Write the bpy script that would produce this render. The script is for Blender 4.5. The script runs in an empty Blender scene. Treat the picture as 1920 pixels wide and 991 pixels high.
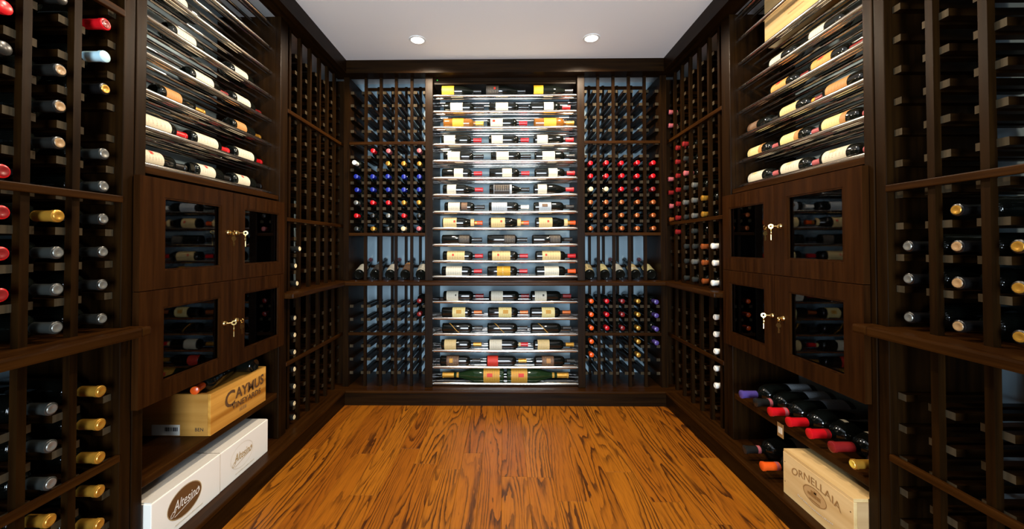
import bpy, bmesh, math, random
from mathutils import Vector, Matrix
random.seed(7)
S = bpy.context.scene
COL = S.collection
# ------------------------------------------------------------------ camera
FPX = 740.0
CAMZ = 1.133
cd = bpy.data.cameras.new('camera'); cam = bpy.data.objects.new('camera', cd); COL.objects.link(cam)
cd.sensor_fit = 'HORIZONTAL'; cd.sensor_width = 36.0; cd.lens = FPX / 1920 * 36.0
cd.shift_x = (960 - 934.758) / 1920; cd.shift_y = (449.486 - 495.5) / 1920
cd.clip_start = 0.02; cd.clip_end = 50
p, y, r = 0.0142376, 0.0129439, -0.0011513
fw = Vector((-math.sin(y) * math.cos(p), math.cos(y) * math.cos(p), math.sin(p)))
r0 = Vector((math.cos(y), math.sin(y), 0)); u0 = r0.cross(fw)
rt = r0 * math.cos(r) + u0 * math.sin(r); up = -r0 * math.sin(r) + u0 * math.cos(r)
cam.matrix_world = Matrix(((rt.x, up.x, -fw.x, 0), (rt.y, up.y, -fw.y, 0), (rt.z, up.z, -fw.z, CAMZ), (0, 0, 0, 1)))
S.camera = cam
# ------------------------------------------------------------------ view, world, lights
S.view_settings.view_transform = 'Standard'; S.view_settings.look = 'None'
S.view_settings.gamma = 1.0; S.view_settings.use_curve_mapping = False
S.view_settings.exposure = 0.0
W = bpy.data.worlds.new('world'); S.world = W; W.use_nodes = True
W.node_tree.nodes['Background'].inputs[0].default_value = (0.60, 0.78, 1.0, 1)
W.node_tree.nodes['Background'].inputs[1].default_value = 0.6
SPOT_W = 68.0          # each ceiling downlight
DOOR_W = 280.0          # daylight through the doorway behind the camera
ld = bpy.data.lights.new('doorway_daylight', 'AREA'); ld.shape = 'RECTANGLE'; ld.size = 1.3; ld.size_y = 1.9
ld.energy = DOOR_W; ld.color = (0.76, 0.89, 1.0)
lo = bpy.data.objects.new('doorway_daylight', ld); COL.objects.link(lo); lo.location = (0.05, -2.35, 1.0)
lo.rotation_euler = (math.radians(112), 0, 0)
# ------------------------------------------------------------------ materials
MATS = {}
def lin(c):
    return tuple(((v / 255) / 12.92 if v <= 10 else (((v / 255) + .055) / 1.055) ** 2.4) for v in c)
def mat(name, col=(.5, .5, .5), rough=.5, metal=0.0, coat=0.0, spec=.5, srgb=None):
    if name in MATS: return MATS[name]
    m = bpy.data.materials.new(name); m.use_nodes = True; MATS[name] = m
    b = m.node_tree.nodes['Principled BSDF']
    c = lin(srgb) if srgb else col
    b.inputs['Base Color'].default_value = (*c, 1); b.inputs['Roughness'].default_value = rough
    b.inputs['Metallic'].default_value = metal; b.inputs['Coat Weight'].default_value = coat
    b.inputs['Specular IOR Level'].default_value = spec
    return m
def nodes(m):
    nt = m.node_tree
    return nt, nt.nodes, nt.links, nt.nodes['Principled BSDF']
def ramp(n, stops):
    r_ = n.new('ShaderNodeValToRGB'); e = r_.color_ramp.elements
    while len(e) < len(stops): e.new(0.5)
    for el, (pos, c) in zip(e, stops): el.position = pos; el.color = (*c, 1)
    return r_
def wood(name, dark, light, stretch, rough=.38, coat=0.0, bump=.15, scale=1.0):
    """straight-grained timber; stretch = axis index along which the grain runs"""
    m = mat(name, dark, rough, coat=coat, spec=.07); nt, n, l, b = nodes(m)
    tc = n.new('ShaderNodeTexCoord'); mp = n.new('ShaderNodeMapping'); oi = n.new('ShaderNodeObjectInfo')
    sc = [60 * scale] * 3; sc[stretch] = 3.0 * scale; mp.inputs['Scale'].default_value = sc
    mul = n.new('ShaderNodeMath'); mul.operation = 'MULTIPLY'; mul.inputs[1].default_value = 37.0
    l.new(oi.outputs['Random'], mul.inputs[0]); l.new(mul.outputs[0], mp.inputs['Location'])
    l.new(tc.outputs['Object'], mp.inputs['Vector'])
    no = n.new('ShaderNodeTexNoise'); no.inputs['Scale'].default_value = 1.0; no.inputs['Detail'].default_value = 3
    l.new(mp.outputs[0], no.inputs['Vector'])
    rp = ramp(n, [(.3, dark), (.7, light)]); l.new(no.outputs['Fac'], rp.inputs[0])
    l.new(rp.outputs[0], b.inputs['Base Color'])
    bp = n.new('ShaderNodeBump'); bp.inputs['Strength'].default_value = bump; bp.inputs['Distance'].default_value = .002
    l.new(no.outputs['Fac'], bp.inputs['Height']); l.new(bp.outputs[0], b.inputs['Normal'])
    return m
DW_D, DW_L = (.0058, .0023, .0005), (.0158, .0064, .0013)
wood('wood_v', DW_D, DW_L, 2); wood('wood_y', DW_D, DW_L, 1); wood('wood_x', DW_D, DW_L, 0)
DR_D, DR_L = (.0125, .0040, .0009), (.030, .0100, .0022)
wood('door_v', DR_D, DR_L, 2, .28)
wood('rail_end', (.030, .022, .012), (.062, .046, .027), 2, .5)
TR_D, TR_L = (.013, .0042, .0007), (.036, .0125, .0021)
wood('trim_y', TR_D, TR_L, 1, .34); wood('trim_x', TR_D, TR_L, 0, .34)
wood('crate_y', (.33, .125, .014), (.70, .36, .070), 1, .55, scale=.42)
wood('crate_x', (.32, .14, .024), (.52, .27, .065), 0, .55, scale=.35)
wood('pine_y', (.60, .38, .15), (.78, .56, .27), 1, .55, scale=.4)
wood('pine_x', (.45, .27, .12), (.60, .40, .2), 0, .55, scale=.4)
mat('chrome', (.78, .75, .70), .13, 1.0)
mat('chrome_thin', (.60, .58, .55), .07, 1.0)
mat('brass', (.83, .60, .24), .2, 1.0)
mat('steel', (.75, .72, .66), .25, 1.0)
mat('card_white', (.90, .87, .79), .6)
mat('card_top', (.62, .58, .52), .7)
mat('ink_brown', (.13, .055, .012), .6)
mat('ink_gold', (.42, .26, .05), .5)
mat('ink_tan', (.30, .155, .045), .6)
mat('ink_mid', (.52, .32, .13), .6)
mat('ink_pale', (.70, .62, .48), .6)
mat('ink_dark', (.10, .045, .015), .6)
mat('ink_black', (.02, .02, .02), .6)
mat('white_trim', (.8, .8, .78), .4)
# painted walls / ceiling
def paint(name, c, rough=.75):
    m = mat(name, c, rough); nt, n, l, b = nodes(m)
    tc = n.new('ShaderNodeTexCoord'); no = n.new('ShaderNodeTexNoise'); no.inputs['Scale'].default_value = 220
    l.new(tc.outputs['Object'], no.inputs['Vector'])
    bp = n.new('ShaderNodeBump'); bp.inputs['Strength'].default_value = .08; bp.inputs['Distance'].default_value = .001
    l.new(no.outputs['Fac'], bp.inputs['Height']); l.new(bp.outputs[0], b.inputs['Normal'])
    return m
paint('wall_paint', (.30, .41, .48)); paint('ceiling_paint', (.87, .86, .85), .85)
# stained oak boards
def oak():
    m = mat('oak', (.4, .14, .02), .36, coat=.05, spec=.28); nt, n, l, b = nodes(m)
    b.inputs['Coat Roughness'].default_value = .22
    tc = n.new('ShaderNodeTexCoord'); oi = n.new('ShaderNodeObjectInfo')
    off = n.new('ShaderNodeVectorMath'); off.operation = 'MULTIPLY_ADD'
    comb = n.new('ShaderNodeCombineXYZ')
    for i, k in enumerate((31.7, 57.3, 91.1)):
        mu = n.new('ShaderNodeMath'); mu.operation = 'MULTIPLY'; mu.inputs[1].default_value = k
        l.new(oi.outputs['Random'], mu.inputs[0]); l.new(mu.outputs[0], comb.inputs[i])
    add = n.new('ShaderNodeVectorMath'); add.operation = 'ADD'
    n.remove(off)
    l.new(tc.outputs['Object'], add.inputs[0]); l.new(comb.outputs[0], add.inputs[1])
    def mapped(sc):
        mp = n.new('ShaderNodeMapping'); mp.inputs['Scale'].default_value = sc; l.new(add.outputs[0], mp.inputs['Vector']); return mp
    # cathedral figure: contour lines of a stretched noise field
    m1 = mapped((8.5, .75, 1)); n1 = n.new('ShaderNodeTexNoise'); n1.inputs['Scale'].default_value = 1; n1.inputs['Detail'].default_value = 1.2; n1.inputs['Roughness'].default_value = .35
    l.new(m1.outputs[0], n1.inputs['Vector'])
    m1b = mapped((70, 14, 1)); n1b = n.new('ShaderNodeTexNoise'); n1b.inputs['Scale'].default_value = 1; n1b.inputs['Detail'].default_value = 2
    l.new(m1b.outputs[0], n1b.inputs['Vector'])
    wob = n.new('ShaderNodeMath'); wob.operation = 'MULTIPLY_ADD'; wob.inputs[1].default_value = .035
    l.new(n1b.outputs['Fac'], wob.inputs[0]); l.new(n1.outputs['Fac'], wob.inputs[2])
    k = n.new('ShaderNodeMath'); k.operation = 'MULTIPLY'; k.inputs[1].default_value = 17.0; l.new(wob.outputs[0], k.inputs[0])
    fr = n.new('ShaderNodeMath'); fr.operation = 'FRACT'; l.new(k.outputs[0], fr.inputs[0])
    line = ramp(n, [(0.0, (1, 1, 1)), (.12, (.9, .9, .9)), (.34, (.25, .25, .25)), (.60, (0, 0, 0)), (.95, (.04, .04, .04)), (1.0, (1, 1, 1))])
    l.new(fr.outputs[0], line.inputs[0])
    # pores
    m2 = mapped((260, 9, 1)); n2 = n.new('ShaderNodeTexNoise'); n2.inputs['Scale'].default_value = 1; n2.inputs['Detail'].default_value = 3
    l.new(m2.outputs[0], n2.inputs['Vector'])
    pore = ramp(n, [(.46, (0, 0, 0)), (.66, (1, 1, 1))]); l.new(n2.outputs['Fac'], pore.inputs[0])
    # patchy strength of the figure
    m3 = mapped((5, .8, 1)); n3 = n.new('ShaderNodeTexNoise'); n3.inputs['Scale'].default_value = 1.3
    l.new(m3.outputs[0], n3.inputs['Vector'])
    st = ramp(n, [(.36, (.22, .22, .22)), (.58, (1, 1, 1))]); l.new(n3.outputs['Fac'], st.inputs[0])
    f1 = n.new('ShaderNodeMath'); f1.operation = 'MULTIPLY'; l.new(line.outputs[0], f1.inputs[0]); l.new(st.outputs[0], f1.inputs[1])
    f2 = n.new('ShaderNodeMath'); f2.operation = 'MULTIPLY_ADD'; f2.inputs[1].default_value = .36; f2.use_clamp = True
    l.new(pore.outputs[0], f2.inputs[0]); l.new(f1.outputs[0], f2.inputs[2])
    base = ramp(n, [(0.0, (.30, .086, .005)), (.5, (.345, .106, .006)), (1.0, (.39, .130, .008))]); l.new(oi.outputs['Random'], base.inputs[0])
    mx = n.new('ShaderNodeMix'); mx.data_type = 'RGBA'; mx.inputs['B'].default_value = (.040, .010, .002, 1)
    sc = n.new('ShaderNodeMath'); sc.operation = 'MULTIPLY'; sc.inputs[1].default_value = .95; l.new(f2.outputs[0], sc.inputs[0])
    l.new(sc.outputs[0], mx.inputs['Factor']); l.new(base.outputs[0], mx.inputs['A']); l.new(mx.outputs['Result'], b.inputs['Base Color'])
    bp = n.new('ShaderNodeBump'); bp.inputs['Strength'].default_value = .12; bp.inputs['Distance'].default_value = .001; bp.invert = True
    l.new(f2.outputs[0], bp.inputs['Height']); l.new(bp.outputs[0], b.inputs['Normal'])
oak()
# cabinet glass: clear sheet with Fresnel reflection
def pane_mat():
    m = bpy.data.materials.new('pane_glass'); m.use_nodes = True; MATS['pane_glass'] = m
    nt = m.node_tree; n = nt.nodes; l = nt.links; n.clear()
    o = n.new('ShaderNodeOutputMaterial'); mix = n.new('ShaderNodeMixShader'); tr = n.new('ShaderNodeBsdfTransparent')
    gl = n.new('ShaderNodeBsdfGlossy'); fr = n.new('ShaderNodeFresnel'); fr.inputs['IOR'].default_value = 1.5
    tr.inputs[0].default_value = (.90, .94, .92, 1); gl.inputs['Roughness'].default_value = .02
    l.new(fr.outputs[0], mix.inputs[0]); l.new(tr.outputs[0], mix.inputs[1]); l.new(gl.outputs[0], mix.inputs[2]); l.new(mix.outputs[0], o.inputs[0])
pane_mat()
mat('glass_black', (.004, .005, .004), .05, coat=0, spec=.6)
mat('glass_green', (.010, .026, .008), .05, spec=.6)
mat('glass_amber', (.20, .075, .012), .06, spec=.6)
CAPC = {'red': (190, 15, 24), 'orange': (222, 84, 22), 'dark red': (120, 26, 26), 'gold': (184, 134, 48), 'cream': (226, 206, 160), 'copper': (176, 92, 44),
        'blue': (26, 40, 140), 'purple': (76, 62, 128), 'white': (240, 238, 230), 'black': (14, 13, 13), 'silver': (128, 128, 122), 'pink': (176, 92, 96),
        'pale blue': (180, 215, 226), 'grey': (40, 42, 40), 'yellow': (214, 180, 70), 'dark': (26, 26, 24), 'tan': (150, 118, 80)}
def capmat(c):
    return mat('capsule_' + c.replace(' ', '_'), srgb=CAPC[c], rough=.3, coat=.2, metal=.55 if c in ('gold', 'silver', 'copper') else 0.0)
LABC = {'white': (208, 200, 178), 'cream': (206, 180, 124), 'yellow': (206, 152, 26), 'gold': (190, 138, 42), 'grey': (166, 174, 180), 'red': (196, 40, 20), 'dark': (44, 38, 34),
        'tan': (176, 124, 66), 'brown': (96, 66, 44), 'pale yellow': (214, 198, 136), 'orange': (205, 142, 66)}
def labmat(c):
    nm = 'label_' + c.replace(' ', '_')
    if nm in MATS: return MATS[nm]
    m = mat(nm, srgb=LABC[c], rough=.6); nt, n, l, b = nodes(m)
    # printed lines of small lettering, in the label's own UV
    uv = n.new('ShaderNodeUVMap'); sep = n.new('ShaderNodeSeparateXYZ'); l.new(uv.outputs[0], sep.inputs[0])
    def math_(op, a, bb=None, clamp=False):
        x = n.new('ShaderNodeMath'); x.operation = op; x.use_clamp = clamp
        for i, v in enumerate((a, bb)):
            if v is None: continue
            if isinstance(v, (int, float)): x.inputs[i].default_value = v
            else: l.new(v, x.inputs[i])
        return x.outputs[0]
    rows = math_('LESS_THAN', math_('FRACT', math_('MULTIPLY', sep.outputs[0], 7.0)), .38)
    mp = n.new('ShaderNodeMapping'); mp.inputs['Scale'].default_value = (7, 60, 1); l.new(uv.outputs[0], mp.inputs['Vector'])
    no = n.new('ShaderNodeTexNoise'); no.inputs['Scale'].default_value = 1.0; l.new(mp.outputs[0], no.inputs['Vector'])
    ch = math_('GREATER_THAN', no.outputs['Fac'], .52)
    dv = math_('ABSOLUTE', math_('SUBTRACT', sep.outputs[1], .5)); inn = math_('LESS_THAN', dv, .26)
    du = math_('ABSOLUTE', math_('SUBTRACT', sep.outputs[0], .5)); inu = math_('LESS_THAN', du, .40)
    f = math_('MULTIPLY', math_('MULTIPLY', rows, ch), math_('MULTIPLY', inn, inu)); f = math_('MULTIPLY', f, .45)
    mx = n.new('ShaderNodeMix'); mx.data_type = 'RGBA'; mx.inputs['A'].default_value = (*lin(LABC[c]), 1)
    mx.inputs['B'].default_value = (.10, .07, .05, 1) if c not in ('dark', 'brown') else (.5, .4, .25, 1)
    l.new(f, mx.inputs['Factor']); l.new(mx.outputs['Result'], b.inputs['Base Color'])
    return m
def M(n_): return MATS[n_]
# ------------------------------------------------------------------ object helpers
def link(name, data, parent=None, loc=(0, 0, 0)):
    o = bpy.data.objects.new(name, data); COL.objects.link(o)
    if parent is not None:
        o.parent = parent; o.location = Vector(loc) - parent_loc(parent)
    else: o.location = loc
    return o
PL = {}
def parent_loc(o):
    v = Vector(o.location)
    if o.parent: v = v + parent_loc(o.parent)
    return v
def tag(o, label, cat, group=None):
    o['label'] = label; o['category'] = cat
    if group: o['group'] = group
    return o
def thing(name, label, cat, loc, group=None):
    return tag(link(name, None, None, loc), label, cat, group)
def struct(o):
    o['kind'] = 'structure'; return o
MESH = {}
def box_mesh(sx, sy, sz, m, bevel=0.0, endface=None, endmat=None):
    key = (round(sx, 4), round(sy, 4), round(sz, 4), m, round(bevel, 4), endface, endmat)
    if key in MESH: return MESH[key]
    hx, hy, hz = sx / 2, sy / 2, sz / 2
    v = [(-hx, -hy, -hz), (hx, -hy, -hz), (hx, hy, -hz), (-hx, hy, -hz), (-hx, -hy, hz), (hx, -hy, hz), (hx, hy, hz), (-hx, hy, hz)]
    f = [(3, 2, 1, 0), (4, 5, 6, 7), (0, 1, 5, 4), (1, 2, 6, 5), (2, 3, 7, 6), (3, 0, 4, 7)]   # -z +z -y +x +y -x
    me = bpy.data.meshes.new('box'); me.from_pydata(v, [], f); me.materials.append(M(m))
    if endface is not None:
        me.materials.append(M(endmat)); me.polygons[endface].material_index = 1
    if bevel > 0:
        bm = bmesh.new(); bm.from_mesh(me)
        bmesh.ops.bevel(bm, geom=list(bm.edges), offset=bevel, segments=2, affect='EDGES', profile=.6)
        bm.to_mesh(me); bm.free()
    MESH[key] = me
    return me
def box(name, x0, x1, y0, y1, z0, z1, m, parent=None, bevel=0.0, **kw):
    me = box_mesh(x1 - x0, y1 - y0, z1 - z0, m, bevel, **kw)
    return link(name, me, parent, ((x0 + x1) / 2, (y0 + y1) / 2, (z0 + z1) / 2))
XL, XR, YB = -1.216, 1.227, 2.892       # rack faces
FL, FR, FB = -1.1307, 1.1419, 2.8073    # ledge / plinth / fascia fronts
WL, WR, WB, WF = -1.556, 1.567, 3.232, -1.30
CEIL = 2.467
def sb(side, name, s0, s1, d0, d1, z0, z1, m, parent=None, bevel=0.0, **kw):
    """box in wall coordinates: s along the wall, d into the wall from the rack face"""
    if side == 'L': a = (XL - d1, XL - d0, s0, s1)
    elif side == 'R': a = (XR + d0, XR + d1, s0, s1)
    else: a = (s0, s1, YB + d0, YB + d1)
    return box(name, *a, z0, z1, m, parent, bevel, **kw)
def sp(side, s, d, z):
    if side == 'L': return Vector((XL - d, s, z))
    if side == 'R': return Vector((XR + d, s, z))
    return Vector((s, YB + d, z))
HOR = {'L': 'trim_y', 'R': 'trim_y', 'B': 'trim_x'}
DEP = {'L': 'wood_x', 'R': 'wood_x', 'B': 'wood_y'}
ENDF = {'L': 3, 'R': 5, 'B': 2}
def lathe_mesh(key, prof, m, seg=16, smooth=True, cap0=True, cap1=True):
    if key in MESH: return MESH[key]
    v, f = [], []
    for (z, rr) in prof:
        for i in range(seg):
            a = 2 * math.pi * i / seg; v.append((rr * math.cos(a), rr * math.sin(a), z))
    for j in range(len(prof) - 1):
        for i in range(seg):
            k = (i + 1) % seg; f.append((j * seg + i, j * seg + k, (j + 1) * seg + k, (j + 1) * seg + i))
    if cap0: f.append(tuple(range(seg - 1, -1, -1)))
    if cap1: f.append(tuple((len(prof) - 1) * seg + i for i in range(seg)))
    me = bpy.data.meshes.new('lathe'); me.from_pydata(v, [], f); me.materials.append(m)
    if smooth:
        for pl in me.polygons: pl.use_smooth = len(pl.vertices) == 4
        try: me.set_sharp_from_angle(angle=math.radians(50))
        except Exception: pass
    MESH[key] = me
    return me
def patch_mesh(key, r_, z0, z1, span, m, seg=12, shear=0.0):
    """curved patch centred on local +X at radius r_, with UV"""
    if key in MESH: return MESH[key]
    v, f, uvs = [], [], []
    for i in range(seg + 1):
        t = i / seg; a = (t - .5) * span
        for z in (z0, z1):
            v.append((r_ * math.cos(a), r_ * math.sin(a), z + shear * (t - .5)))
    for i in range(seg): f.append((2 * i, 2 * i + 2, 2 * i + 3, 2 * i + 1))
    me = bpy.data.meshes.new('patch'); me.from_pydata(v, [], f); me.materials.append(m)
    uv = me.uv_layers.new(name='UVMap')
    for lp in me.loops:
        vi = lp.vertex_index; uv.data[lp.index].uv = (vi % 2, (vi // 2) / seg)
    for pl in me.polygons: pl.use_smooth = True
    MESH[key] = me
    return me
def axes(zd, xd, loc):
    z = Vector(zd).normalized(); x = Vector(xd); x = (x - z * x.dot(z)).normalized(); yv = z.cross(x)
    return Matrix(((x.x, yv.x, z.x, loc[0]), (x.y, yv.y, z.y, loc[1]), (x.z, yv.z, z.z, loc[2]), (0, 0, 0, 1)))
# ------------------------------------------------------------------ bottles
def prof(kind):
    if kind == 'bordeaux': L, R, a, b, n = .297, .0372, .188, .222, .0142
    elif kind == 'burgundy': L, R, a, b, n = .297, .0400, .150, .232, .0145
    elif kind == 'short': L, R, a, b, n = .240, .0345, .150, .180, .0138
    elif kind == 'magnum': L, R, a, b, n = .350, .0500, .200, .258, .0165
    elif kind == 'giant': L, R, a, b, n = .455, .0500, .215, .330, .0200
    p_ = [(0.004, R * .55), (0.0, R * .80), (.004, R * .97), (.012, R), (a, R)]
    for t in (.2, .4, .6, .8):
        q = t
        if kind in ('burgundy', 'giant'): rr = R + (n - R) * (q ** 1.25) * (1.0) if q < 1 else n
        else: rr = n + (R - n) * math.sqrt(max(0, 1 - q ** 2.2)) * (1 - .12 * q)
        p_.append((a + (b - a) * t, rr))
    p_ += [(b, n * 1.06), (b + (L - b) * .4, n), (L - .012, n), (L - .011, n * 1.12), (L - .002, n * 1.12), (L, n * .95)]
    return p_, L, R, a, b, n
PROF = {k: prof(k) for k in ('bordeaux', 'burgundy', 'short', 'magnum', 'giant')}
def bottle(label, zd, xd, loc, kind='bordeaux', cap='black', lab=None, lz=(.05, .14), glass='black', group=None, span=3.4,
           emblem=None, seal=None, caplen=None, band=None, badge=None, stripe=False, seg=16):
    P_, L, R, a, b, n = PROF[kind]
    o = bpy.data.objects.new('wine_bottle', lathe_mesh(('glass', kind, glass, seg), P_, M('glass_' + glass), seg)); COL.objects.link(o)
    o.matrix_world = axes(zd, xd, loc); tag(o, label, 'bottle', group)
    def part(name, me):
        c = bpy.data.objects.new(name, me); COL.objects.link(c); c.parent = o; return c
    cl = caplen or (.060 if kind != 'giant' else .085)
    e = .0009
    part('capsule', lathe_mesh(('cap', kind, cap, cl, seg), [(L - cl, n + e), (L - .0125, n + e), (L - .0115, n * 1.12 + e), (L - .0015, n * 1.12 + e), (L + .0008, n * .98)], capmat(cap), seg, cap0=False))
    if band: part('capsule_band', lathe_mesh(('band', kind, band, seg), [(L - cl + .004, n + 2 * e), (L - cl + .018, n + 2 * e)], capmat(band), seg, cap0=False, cap1=False))
    if seal: part('seal', lathe_mesh(('seal', kind, seal), [(L + .0006, n * .92), (L + .0026, n * .84), (L + .0030, n * .60), (L + .0016, n * .42)], capmat(seal), 12, cap0=False))
    if lab: part('label', patch_mesh(('lab', kind, lab, lz, span), R + .0007, lz[0], lz[1], span, labmat(lab)))
    if emblem:
        ec, z0, z1, sp_ = emblem
        part('emblem', patch_mesh(('emb', kind, emblem), R + .0014, z0, z1, sp_, labmat(ec) if ec in LABC else capmat(ec), 6))
    if badge: part('neck_label', patch_mesh(('badge', kind, badge), PROF[kind][3] and (n + .0175 if kind == 'burgundy' else n + .0012), b - .022 if kind == 'burgundy' else b + .004, b + .004 if kind == 'burgundy' else b + .020, 2.2, labmat(badge), 8))
    if stripe: part('stripe', patch_mesh(('stripe', kind), R + .0009, .085, .091, 2.2, labmat('gold'), 10, shear=.075))
    return o
ORD = ['first', 'second', 'third', 'fourth', 'fifth', 'sixth', 'seventh', 'eighth', 'ninth', 'tenth', 'eleventh', 'twelfth', 'thirteenth', 'fourteenth', 'fifteenth', 'sixteenth', 'seventeenth', 'eighteenth']
# ------------------------------------------------------------------ setting
floor = struct(box('floor', WL, WR, WF - .1, WB, -.06, -.014, 'ink_black'))
def plank_mesh(w, ln):
    hx, hy, t, c = w / 2, ln / 2, .014, .0012
    v = []
    for (ix, z) in ((0, -t), (0, -c), (c, 0)):
        v += [(-hx + ix, -hy + ix, z), (hx - ix, -hy + ix, z), (hx - ix, hy - ix, z), (-hx + ix, hy - ix, z)]
    f = []
    for j in (0, 1):
        for i in range(4): f.append((j * 4 + i, j * 4 + (i + 1) % 4, j * 4 + 4 + (i + 1) % 4, j * 4 + 4 + i))
    f.append((8, 9, 10, 11))
    me = bpy.data.meshes.new('plank'); me.from_pydata(v, [], f); me.materials.append(M('oak')); return me
x = FL - .03
while x < FR + .03:
    w = random.choice((.105, .125, .125, .145)); yy = WF - random.uniform(0, .9)
    while yy < FB + .03:
        ln = random.uniform(.75, 1.75)
        if FB + .04 - yy - ln < .35: ln = FB + .05 - yy
        y0 = max(yy, WF); y1 = min(yy + ln, FB + .04)
        if y1 - y0 > .12: link('plank', plank_mesh(w - .0006, y1 - y0 - .0006), floor, (x + w / 2, (y0 + y1) / 2, 0))
        yy += ln
    x += w
struct(box('ceiling', WL - .05, WR + .05, WF - .1, WB + .05, CEIL, CEIL + .05, 'ceiling_paint'))
struct(box('wall_left', WL - .05, WL, WF - .1, WB, -.06, CEIL, 'wall_paint'))
struct(box('wall_right', WR, WR + .05, WF - .1, WB, -.06, CEIL, 'wall_paint'))
struct(box('wall_back', WL, WR, WB, WB + .05, -.06, CEIL, 'wall_paint'))
# front wall behind the camera, with the open doorway the daylight comes through
bm = bmesh.new()
def bmbox(bm, x0, x1, y0, y1, z0, z1):
    r_ = bmesh.ops.create_cube(bm, size=1.0)
    for v in r_['verts']:
        v.co = Vector(((x0 + x1) / 2 + v.co.x * (x1 - x0), (y0 + y1) / 2 + v.co.y * (y1 - y0), (z0 + z1) / 2 + v.co.z * (z1 - z0)))
    return r_['verts']
def bmobj(name, bm, m, parent=None, loc=(0, 0, 0), bevel=0):
    if bevel: bmesh.ops.bevel(bm, geom=list(bm.edges), offset=bevel, segments=2, affect='EDGES', profile=.6)
    me = bpy.data.meshes.new(name); bm.to_mesh(me); bm.free(); me.materials.append(M(m))
    o = link(name, me, parent, loc); return o
DX0, DX1, DZ = -.60, .70, 2.20
bmbox(bm, WL, DX0, WF - .1, WF, 0, CEIL); bmbox(bm, DX1, WR, WF - .1, WF, 0, CEIL); bmbox(bm, DX0, DX1, WF - .1, WF, DZ, CEIL)
struct(bmobj('wall_front', bm, 'wall_paint'))
bm = bmesh.new()
bmbox(bm, DX0, DX0 + .05, WF - .11, WF + .015, 0, DZ); bmbox(bm, DX1 - .05, DX1, WF - .11, WF + .015, 0, DZ); bmbox(bm, DX0 + .05, DX1 - .05, WF - .11, WF + .015, DZ - .05, DZ)
struct(bmobj('door_1', bm, 'wood_v'))
# plinths with a rounded lip, ledges, fascias
PH = .088
NEAR0 = -.35     # where the side racks begin, behind the camera
def plinth(side, name, lip):
    if side == 'L': b = box(name, WL, FL, NEAR0, FB, 0, PH, 'wood_y'); a = (WL, FL + .010, NEAR0, FB - .010)
    elif side == 'R': b = box(name, FR, WR, NEAR0, FB, 0, PH, 'wood_y'); a = (FR - .010, WR, NEAR0, FB - .010)
    else: b = box(name, WL, WR, FB, WB, 0, PH, 'wood_x'); a = (WL, WR, FB - .010, WB)
    struct(b); box('plinth_lip', *a, PH, PH + .018, HOR[side], b, .006)
for s_, n_ in (('L', 'baseboard_left'), ('R', 'baseboard_right'), ('B', 'baseboard_back')): plinth(s_, n_, 1)
PT = PH + .018
LZ = .877
def ledge(name, x0, x1, y0, y1, m, nose=None):
    o = struct(box(name, x0, x1, y0, y1, LZ - .030, LZ, m, None, .007))
    if nose: box('nosing_return', *nose, LZ - .030, LZ, m, o, .007)
ledge('trim_1', WL, FL, NEAR0, 1.228, 'trim_y', (XL + .0155, FL, 1.226, 1.258)); ledge('trim_2', WL, FL, 2.1755, FB, 'trim_y', (XL + .0155, FL, 2.114, 2.178))
ledge('trim_3', FR, WR, NEAR0, 1.266, 'trim_y', (FR, XR - .0155, 1.264, 1.316)); ledge('trim_4', FR, WR, 2.2025, FB, 'trim_y', (FR, XR - .0155, 2.164, 2.205))
ledge('trim_5', WL, WR, FB, WB, 'trim_x')
FZ = 2.373
struct(box('trim_6', XL - .02, FL, WF, FB, FZ, CEIL, 'wood_y')); struct(box('trim_7', FR, XR + .02, WF, FB, FZ, CEIL, 'wood_y'))
struct(box('trim_8', XL - .02, XR + .02, FB, YB + .02, FZ, CEIL, 'wood_x'))
# ------------------------------------------------------------------ ceiling downlights
def downlight(x_, y_, label):
    t = thing('recessed_downlight', label, 'downlight', (x_, y_, CEIL - .004), 'ceiling downlights')
    link('trim_ring', lathe_mesh('ring', [(.0, .056), (-.004, .054), (-.004, .041), (.0, .040)], M('white_trim'), 32, cap0=False, cap1=False), t, (x_, y_, CEIL))
    if 'lamp' not in MATS:
        m = mat('lamp', (1, 1, 1)); b = m.node_tree.nodes['Principled BSDF']
        b.inputs['Emission Color'].default_value = (1, .86, .66, 1); b.inputs['Emission Strength'].default_value = 22
    link('lens', lathe_mesh('lens', [(-.0005, .040), (-.0025, .036), (-.0035, .0)], M('lamp'), 32, cap0=False, cap1=False), t, (x_, y_, CEIL))
    sd = bpy.data.lights.new('downlight_lamp', 'SPOT'); sd.energy = SPOT_W; sd.color = (1, .82, .60); sd.spot_size = math.radians(162); sd.spot_blend = .24; sd.shadow_soft_size = .035
    so = bpy.data.objects.new('downlight_lamp', sd); COL.objects.link(so); so.parent = t; so.location = (0, 0, -.012)
for (x_, y_, l_) in ((-.557, 2.535, 'lit round recessed downlight in ceiling, nearer the left rack wall'), (.567, 2.53, 'lit round recessed downlight in ceiling, nearer the right rack wall'),
                     (-.557, 1.42, 'round recessed downlight over the middle of the room, left'), (.567, 1.42, 'round recessed downlight over the middle of the room, right')):
    downlight(x_, y_, l_)
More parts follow.
